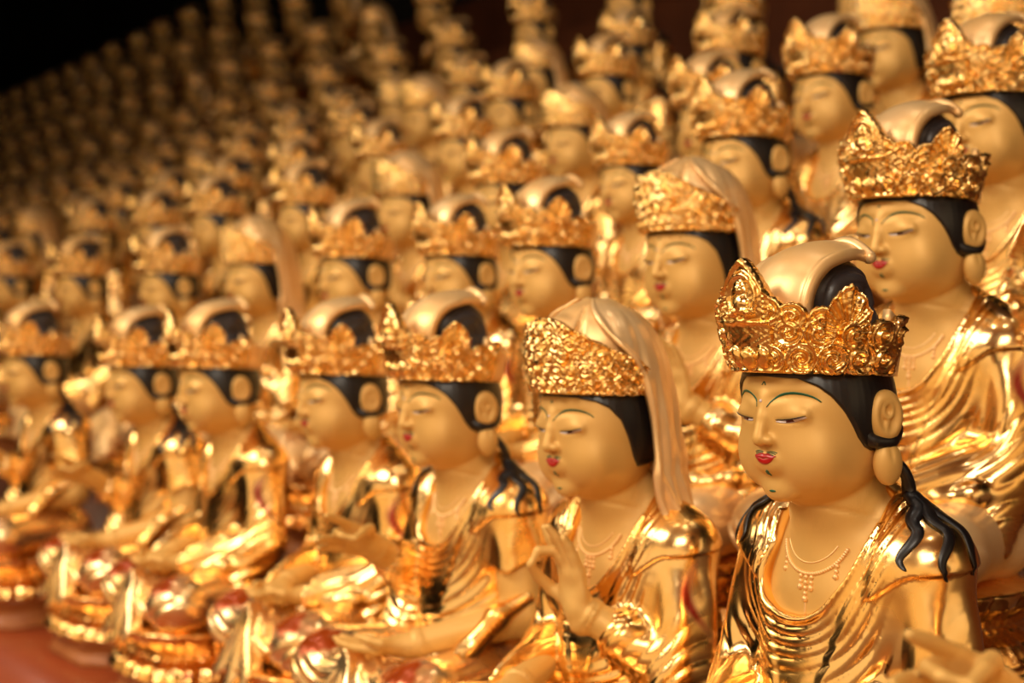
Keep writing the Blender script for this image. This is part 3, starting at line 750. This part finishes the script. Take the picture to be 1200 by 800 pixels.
    m, nt, b = mat('upper_tier_lacquer', (0.10, 0.03, 0.012), 0.0, 0.4); wear(nt, b, (0.11, 0.034, 0.013), (0.07, 0.022, 0.010), 0.6, 0.3, 0.7); M['uptier'] = m
    m, nt, b = mat('bounce_paint', (0.55, 0.38, 0.22), 0.0, 0.8); wear(nt, b, (0.62, 0.35, 0.15), (0.52, 0.28, 0.11), 0.1, 0.3, 0.7); M['ceil'] = m  # colour of the added bounce panel and header block
# ------------------------------------------------------------------ the hall, measured in head heights
PHI = math.radians(34.6); FPX = 1700.0; HOR = 383.0
RIGHT = np.array([math.sin(PHI), math.cos(PHI)]); FWD = np.array([-math.cos(PHI), math.sin(PHI)])
FOOT = 4.735                 # crown foot above the underside of the lotus seat
PL = 0.5                     # usual thickness of a plinth
ROWN = [9.4, 12.7, 15.6, 18.5, 21.4, 24.3, 27.0, 29.9, 32.8, 35.7]
ROWH = [-0.7, 1.2, 2.80, 4.25, 5.75, 7.3, 9.6, 12.6, 15.8, 19.2]
CAMZ = -ROWH[0] + FOOT + PL
def tier_z(k): return CAMZ + ROWH[k] - FOOT - PL
# (x of head, y of crown foot, size in px or None, tier, kind, tresses, label)
SEEN = [
 (958, 440, 140, 0, 'lap_t', "sharpest nearest gold statue with swirl crown, painted moustache and black locks on its shoulder"),
 (1352, 431, 192, 0, 'cape', "gold statue beyond the lower right corner, only its raised pinched hand showing"),
 (703, 463, 113, 0, 'veil', "front row gold statue in a long head veil, raised hand before its chest"),
 (527, 447, 95, 0, 'cape', "front row gold statue reaching out its hand, bare upper arm below a short shoulder cape"),
 (402, 440, 80, 0, 'lap', "front row crowned gold statue directly behind the outstretched pinched hand"),
 (258, 432, 72.5, 0, 'lap', "front row crowned gold statue without locks, third from the left edge"),
 (168, 430, 63.5, 0, 'cape', "front row crowned gold statue with black locks, second from the left edge"),
 (42, 417, 60, 0, 'cape', "front row crowned gold statue with black locks, nearest the left edge"),
 (1075, 240, 109, 1, 'lap', "large crowned gold statue on the second tier just behind the sharpest nearest one"),
 (815, 277, 95, 1, 'veil', "large veiled gold statue with red lips on the second tier, behind the front veiled one"),
 (647, 293, 83, 1, 'lap', "crowned gold statue on the second tier directly above the reaching one's shoulder"),
 (540, 303, 70, 1, 'lap', "crowned gold statue on the second tier half hidden behind the reaching statue's crown"),
 (417, 305, 64, 1, 'lap', "crowned gold statue on the second tier above the fourth front crown"),
 (304, 311, 59, 1, 'veil', "the only veiled gold statue in the left half of the second tier"),
 (200, 322, 52, 1, 'lap', "crowned gold statue on the second tier, just left of that tier's left veiled one"),
 (97, 325, 48, 1, 'lap', "crowned gold statue on the second tier above the front row statue at the left edge"),
 (15, 325, 46, 1, 'lap', "crowned gold statue on the second tier cut by the left edge of the view"),
 (1163, 120, 93, 2, 'lap', "large crowned gold statue on the third tier cut by the right edge of the view"),
 (872, 168, 79, 2, 'cape', "crowned gold statue on the third tier with dark locks, above the second tier veiled one"),
 (742, 199, 64, 2, 'lap', "crowned gold statue on the third tier with a pale face, right of centre"),
 (596, 220, 57, 2, 'lap', "crowned gold statue on the third tier above the second tier pair at centre"),
 (480, 233, 54, 2, 'veil', "veiled gold statue on the third tier left of centre"),
 (360, 243, 49, 2, 'lap', "crowned gold statue on the third tier, above the second tier veiled one"),
 (256, 254, 45, 2, 'lap', "crowned gold statue on the third tier above the leftmost but one second tier crown"),
 (187, 266, 41, 2, 'lap', None), (112, 272, 38, 2, 'lap', None), (40, 275, 37, 2, 'veil', None),
 (975, 95, 69, 3, 'lap', "crowned gold statue on the fourth tier, above and left of the big third tier crown"),
 (835, 130, 58, 3, 'lap', None), (675, 154, 52, 3, 'veil', None), (546, 167, 48, 3, 'lap', None), (450, 190, 44, 3, 'lap', None),
 (1045, 42, 63, 4, 'veil', "veiled gold statue on the fifth tier, nearest the top right of the view"),
 (858, 70, 55, 4, 'lap', None), (714, 95, 48, 4, 'lap', None), (600, 121, 44, 4, 'lap', None), (500, 130, 40, 4, 'veil', None),
 (1175, 50, 70, 3, 'veil', "veiled gold statue on the fourth tier in the upper right corner of the view"),
]
SMALL = {742: 0.88, 540: 0.95, 647: 0.96}      # a few statues are a little smaller
def world_xy(px, size):
    Z = FPX / size; X = (px - 600) / size
    return X * RIGHT + Z * FWD
def proj(p):     # p in units; returns px, py, size
    X = p[0] * RIGHT[0] + p[1] * RIGHT[1]; Z = p[0] * FWD[0] + p[1] * FWD[1]
    s = FPX / Z; return 600 + X * s, HOR - (p[2] - CAMZ) * s, s

def build_parts(lod):
    """every kind of statue part once; lod 0 fine, 1 coarse"""
    q = 1.0 if lod == 0 else 1.9
    L = {}
    L['head'] = (make_head(0.022 * q), ['skin'])
    if lod == 0:
        fp = face_paint(None)
        for k, v in fp.items():
            L[k] = (v, ['dark', 'white', 'iris'] if k in ('eye', 'eye2') else ['red'] if k == 'lips' else ['jewel'] if 'jewel' in k else ['green'])
    else:
        fp = face_paint(None)
        for k in ('lips', 'eye', 'eye2'): L[k] = (fp[k], ['dark', 'white', 'iris'] if k != 'lips' else ['red'])
    L['hair'] = (make_hair(), ['hair']); L['hair_v'] = (make_hair('veil'), ['hair'])
    L['ear1'] = (make_ear(1), ['skin']); L['ear-1'] = (make_ear(-1), ['skin'])
    L['crown'] = (make_crown('open', int(460 / q), int(64 / q)), ['crown']); L['crown_v'] = (make_crown('veil', int(380 / q), int(60 / q), 3), ['crown'])
    L['band'] = (make_crown_band(), ['pale']); L['hood'] = (make_hood(), ['pale']); L['knot'] = (make_topknot(), ['knot'])
    L['veil'] = (make_veil(), ['pale']); L['petals'] = (make_veil_petals(), ['pale'])
    for nm, pose, style in (('lap', 'lap', 'robe'), ('cape', 'raised', 'cape'), ('veil_', 'breast', 'veil')):
        V, F = mesh_sdf(lambda P: skin_sdf(P, pose, style), (-1.7, -2.3, 1.2), (1.7, 0.8, 3.9), 0.028 * q); L['body_' + nm] = (MD().add(V, F), ['skin'])
        V, F = mesh_sdf(lambda P: robe_sdf(P, pose, style), (-1.7, -2.0, 1.0), (1.7, 0.9, 4.0), 0.020 * q)
        st = np.zeros(len(V))
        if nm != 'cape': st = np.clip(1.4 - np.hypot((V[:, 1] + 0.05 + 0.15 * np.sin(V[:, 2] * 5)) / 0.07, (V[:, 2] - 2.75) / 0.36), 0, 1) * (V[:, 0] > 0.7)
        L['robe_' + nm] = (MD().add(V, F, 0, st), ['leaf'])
        if nm == 'lap': L['robe_plain'] = (MD().add(V, F), ['leaf'])
    for s in (1, -1):
        L['tress_cape%d' % s] = (make_tresses('raised', 'cape', s), ['hair']); L['tress_lap%d' % s] = (make_tresses('lap', 'robe', s), ['hair'])
    V, F = mesh_sdf(legs_sdf, (-1.8, -2.4, 0.4), (1.8, 0.9, 1.9), 0.028 * q)
    ax = np.abs(V[:, 0]); st = np.clip(1.5 - np.hypot(np.hypot((ax - 1.02) / 0.30, (V[:, 1] + 1.62) / 0.30), (V[:, 2] - 1.50) / 0.16) + 0.25 * np.sin(V[:, 0] * 23) * np.sin(V[:, 1] * 19), 0, 1)  # knee tops: reflection of a red carpet painted into the colour
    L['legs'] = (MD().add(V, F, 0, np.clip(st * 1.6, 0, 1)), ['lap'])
    L['legs_plain'] = (MD().add(V, F), ['pale'])
    L['necklace'] = (make_necklace(), ['pale']); L['lotus'] = (make_lotus(), ['lotus'])
    return L
KINDP = {   # the streaked robe is not used for the statue with a moustache
   # part name, library key ; children as nested list
 'lap':   [('body', 'body_lap'), ('robe', 'robe_lap')], 'lap_t': [('body', 'body_lap'), ('robe', 'robe_plain')],
 'cape':  [('body', 'body_cape'), ('robe', 'robe_cape')], 'veil': [('body', 'body_veil_'), ('robe', 'robe_veil_')]}
def part_tree(kind, near, k=1):
    face = [('eye', 'eye'), ('eye', 'eye2'), ('lips', 'lips')]
    if near: face += [('eyebrow', 'eyebrow'), ('eyebrow', 'eyebrow2'), ('forehead_jewel', 'forehead_jewel'), ('moustache', 'moustache'), ('moustache', 'moustache2'), ('beard_mark', 'beard_mark'), ('forehead_mark', 'forehead_mark')]
    if kind != 'veil': face += [('ear', 'ear1'), ('ear', 'ear-1')]
    t = [('head', 'head', face), ('hair', 'hair' if kind != 'veil' else 'hair_v', [])]
    for n, kk in KINDP[kind]: t.append((n, kk, [('necklace', 'necklace')] if n == 'body' else []))
    if kind == 'veil': t += [('crown', 'crown_v', []), ('veil', 'veil', [('veil_fold', 'petals')])]
    else:
        t += [('crown', 'crown', [('crown_band', 'band')]), ('hood', 'hood', []), ('topknot', 'knot', [])]
        if kind in ('cape', 'lap_t'): t += [('hair_lock', 'tress_%s%d' % ('cape' if kind == 'cape' else 'lap', s), []) for s in (1, -1)]
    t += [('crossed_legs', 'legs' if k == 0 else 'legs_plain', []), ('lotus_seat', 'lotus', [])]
    return t

def run():
    sc = bpy.context.scene; col = sc.collection
    build_materials()
    LIB = [build_parts(0), build_parts(1)]; ME = [{}, {}]
    def mesh(lod, key):
        if key not in ME[lod]: md, mm = LIB[lod][key]; ME[lod][key] = to_mesh(key.strip('_'), md, [M[x] for x in mm])
        return ME[lod][key]
    def link(nm, me, parent=None):
        o = bpy.data.objects.new(nm, me); col.objects.link(o); o.parent = parent; return o
    def merged(kind):
        md = MD(); mm = []
        for n, k, ch in part_tree(kind, False):
            for kk in [k] + [c[1] for c in ch]:
                src, ms = LIB[1][kk]
                V, F, m, a = src.arrays()
                for x in ms:
                    if x not in mm: mm.append(x)
                md.add(V, F, [mm.index(ms[i]) for i in m], a)
        return to_mesh('statue_' + kind, md, [M[x] for x in mm])
    # ---- list of statues
    L = []
    for (px, yb, sz, k, kind, lab) in SEEN:
        xy = world_xy(px, sz); lim = [(8.9, 9.8), (12.55, 12.98)][k] if k < 2 else (ROWN[k] - .12, ROWN[k] + .12)
        if px < 1300 and not lim[0] <= xy[1] <= lim[1]:      # slide along the line of sight on to its tier
            n = min(max(xy[1], lim[0]), lim[1]); Z = n / (FWD[1] + RIGHT[1] * (px - 600) / FPX); sz = FPX / Z; xy = world_xy(px, sz)
        H = (HOR - yb) / sz
        L.append(dict(xy=xy, H=H, k=k, kind=kind, lab=lab, px=px, sz=sz))
    rs = random.Random(3)
    for k in range(10):
        n = ROWN[k]
        if k < 2: 
            continue
        # extend the lattice where nothing was measured: to the left (away) and to the right (towards the viewer)
        mine = sorted([d['xy'][0] for d in L if d['k'] == k])
        step = 4.8 if k < 4 else 4.0 if k < 6 else 4.8
        a = []
        if mine:
            x = mine[0] - step
            while x > -175: a.append(x); x -= step
            x = mine[-1] + step
            while x < 30: a.append(x); x += 3.8
        else:
            x = 20.0 - (k % 2) * 1.7
            while x > -175: a.append(x); x -= step
        for x in a:
            p = np.array([x + rs.uniform(-.3, .3), n + rs.uniform(-.08, .08), CAMZ + ROWH[k]])
            if p @ np.array([*FWD, 0]) < 5: continue
            px, py, s = proj(p)
            if -25 < px < 1235 and py > -10 - 0.0 * s and s > 8:
                kind = rs.choice(['lap', 'lap', 'cape', 'lap', 'veil'])
                L.append(dict(xy=p[:2], H=ROWH[k], k=k, kind=kind, lab=None, px=px, sz=s))
    # ---- drop what cannot stand: too close along the row
    L.sort(key=lambda d: (d['k'], -d['px']))
    ORD = ['front', 'second', 'third', 'fourth', 'fifth', 'sixth', 'seventh', 'eighth', 'ninth', 'tenth', 'eleventh', 'twelfth', 'thirteenth', 'fourteenth', 'fifteenth', 'sixteenth', 'seventeenth', 'eighteenth', 'nineteenth', 'twentieth']
    cnt = {}
    MM = {}
    plm = {}
    for d in L:
        k = d['k']; cnt[k] = cnt.get(k, 0) + 1; i = cnt[k]
        big = d['sz'] > 100; near = d['sz'] > 56; mid = d['sz'] > 30
        yaw = math.radians(rs.uniform(-3, 3)) if not big else 0
        if d['px'] > 1300 and k == 0: yaw = math.radians(-15)
        scl = SMALL.get(d['px'], 1.0) if d['lab'] else 1.0
        hc = np.array([0, -0.35]) * scl; c, s = math.cos(yaw), math.sin(yaw)
        off = np.array([c * hc[0] - s * hc[1], s * hc[0] + c * hc[1]])
        x, y = d['xy'] - off
        tz = tier_z(k); t = CAMZ + d['H'] - FOOT * scl - tz; t = max(t, 0.08)
        z = tz + t
        veiled = d['kind'] == 'veil'
        lab = d['lab']
        if lab is None:
            w = ('sharp' if mid else 'dim blurred')
            lab = '%s %s gold statue, %s from the right on the %s tier' % ('Dim blurred' if not mid else 'Small blurred', 'veiled' if veiled else 'crowned', ORD[i - 1] if i > 1 else 'first', ORD[k])
        if mid:
            r = bpy.data.objects.new('seated_statue', None); col.objects.link(r); r.empty_display_size = 0.02
            for n, key, ch in part_tree(d['kind'], d['sz'] > 44, k):
                lod = 0 if near else 1
                o = link(n, mesh(lod, key), r)
                for cn, ck in ch:
                    lo = lod if ck in LIB[lod] else 0
                    link(cn, mesh(lo, ck), o)
        else:
            if d['kind'] not in MM: MM[d['kind']] = merged(d['kind'])
            r = link('seated_statue', MM[d['kind']])
        r.location = Vector((x, y, z)) * S; r.rotation_euler = (0, 0, yaw); r.scale = (scl, scl, scl)
        r['label'] = lab; r['category'] = 'statue'; r['group'] = 'gilded statues on the %s tier' % ORD[k]
        # plinth under it
        if t > 0.07:
            key = round(t, 1)
            md = MD(); X0, Y0, cy, ch = 1.36, 1.22, -0.62, 0.55
            oc = [(-X0 + ch, -Y0), (X0 - ch, -Y0), (X0, -Y0 + ch), (X0, Y0 - ch), (X0 - ch, Y0), (-X0 + ch, Y0), (-X0, Y0 - ch), (-X0, -Y0 + ch)]
            lv = [(-t, 1.0), (-t + min(.12, t * .3), 1.0), (-t + min(.14, t * .35), .95), (-min(.12, t * .3), .95), (-min(.10, t * .25), 1.0), (-0.01, 1.0), (-0.002, .99)]
            V = [(x * sc_, y * sc_ + cy, zz) for zz, sc_ in lv for x, y in oc]; n = 8
            F = [[j * n + a_, j * n + (a_ + 1) % n, (j + 1) * n + (a_ + 1) % n, (j + 1) * n + a_] for j in range(len(lv) - 1) for a_ in range(n)] + [list(range(n))[::-1], [(len(lv) - 1) * n + a_ for a_ in range(n)]]
            md.add(V, F)
            o = link('plinth', to_mesh('plinth', md, [M['plinth']], smooth=False)); o.location = r.location; o.rotation_euler = r.rotation_euler
            o['label'] = 'eight sided red lacquer plinth under the %s %s tier statue from the right' % (ORD[i - 1] if i > 1 else 'first', ORD[k]); o['category'] = 'plinth'; o['group'] = 'plinths on the %s tier' % ORD[k]
    # ---- the stand: one stepped tier after another
    def slab(nm, lo, hi, m, kind='structure', bev=0.0):
        lo = np.array(lo, float); hi = np.array(hi, float); V = [[(lo, hi)[i][0], (lo, hi)[j][1], (lo, hi)[k][2]] for i in (0, 1) for j in (0, 1) for k in (0, 1)]
        F = [[0, 1, 3, 2], [4, 6, 7, 5], [0, 4, 5, 1], [2, 3, 7, 6], [0, 2, 6, 4], [1, 5, 7, 3]]
        o = link(nm, to_mesh(nm, MD().add(V, F), [M[m]], smooth=False)); o['kind'] = kind; return o
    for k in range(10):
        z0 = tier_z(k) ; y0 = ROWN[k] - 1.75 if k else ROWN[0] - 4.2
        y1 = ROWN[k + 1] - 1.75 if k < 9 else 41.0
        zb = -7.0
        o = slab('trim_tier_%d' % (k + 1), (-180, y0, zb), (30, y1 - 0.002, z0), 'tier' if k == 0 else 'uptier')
    slab('floor', (-190, -90, -7.4), (70, 60, -7.0), 'floor')
    slab('wall_back', (-190, 41.2, -7.0), (70, 42.2, 48), 'wall')
    slab('wall_left', (-191, -90, -7.0), (-190, 42.2, 48), 'wall')
    slab('ceiling', (-191, -90, 48), (70, 42.2, 49), 'wall')
    slab('bounce_panel', (-60, -60, 32), (70, 24, 33), 'ceil')  # unseen panel added to bounce warm light on to the front rows
    slab('light_block_header', (-190, -19, 13.5), (70, -18.4, 48), 'ceil')  # unseen slab added to keep the outside glow off the upper rows
    slab('light_block_front', (-190, -32, -7.0), (-37, -31, 48), 'wall')  # unseen slab added to darken the far left statues
    # ---- camera
    cam = bpy.data.cameras.new('camera'); co = bpy.data.objects.new('camera', cam); col.objects.link(co); sc.camera = co
    cam.sensor_width = 36; cam.lens = 36 * FPX / 1200; cam.clip_start = 0.01; cam.clip_end = 100
    co.location = (0, 0, CAMZ * S)
    pitch = -math.atan((400 - HOR) / FPX)
    dvec = Vector((FWD[0], FWD[1], math.tan(pitch))); co.rotation_euler = dvec.to_track_quat('-Z', 'Y').to_euler()
    cam.dof.use_dof = True; cam.dof.focus_distance = 1.20; cam.dof.aperture_fstop = 3.9; cam.dof.aperture_blades = 0
    # ---- light
    def area(nm, loc, tgt, size, e, c):
        l = bpy.data.lights.new(nm, 'AREA'); l.shape = 'RECTANGLE'; l.size, l.size_y = size; l.spread = math.radians(115); l.energy = e; l.color = c
        o = bpy.data.objects.new(nm, l); o.location = loc; o.rotation_euler = (Vector(tgt) - Vector(loc)).to_track_quat('-Z', 'Y').to_euler(); col.objects.link(o)
    area('added_soft_light', (-2.1, -1.3, 2.4), (-1.6, 1.0, 0.1), (2.0, 1.0), 31, (1, .86, .68))  # unseen soft area lights added to brighten the front rows
    area('added_soft_light', (-4.2, -1.0, 1.9), (-3.4, 1.0, 0.1), (1.6, 0.9), 9, (1, .78, .50))
    area('added_soft_light', (0.9, -0.9, 2.1), (-0.8, 1.0, 0.4), (1.3, 1.0), 17, (1, .86, .68))
    for x, y, e in ((-3.4, 0.5, 8), (-2.4, 0.2, 8), (-1.2, 0.3, 8), (-0.3, 0.6, 8), (-4.6, 0.4, 5), (-1.2, 1.3, 6), (-0.4, 1.6, 6)):
        l = bpy.data.lights.new('ceiling_lamp', 'POINT'); l.energy = e; l.shadow_soft_size = 0.03; l.color = (1, .90, .76)
        o = bpy.data.objects.new('ceiling_lamp', l); o.location = (x, y, 2.75); col.objects.link(o)
    w = bpy.data.worlds.new('hall_glow'); sc.world = w; w.use_nodes = True; b = w.node_tree.nodes['Background']
    b.inputs[0].default_value = (1.0, 0.67, 0.35, 1); b.inputs[1].default_value = 1.08
    vs = sc.view_settings; vs.view_transform = 'Standard'; vs.look = 'None'; vs.gamma = 1; vs.exposure = 0.0
    print('statues', len(L), 'per row', cnt)
run()
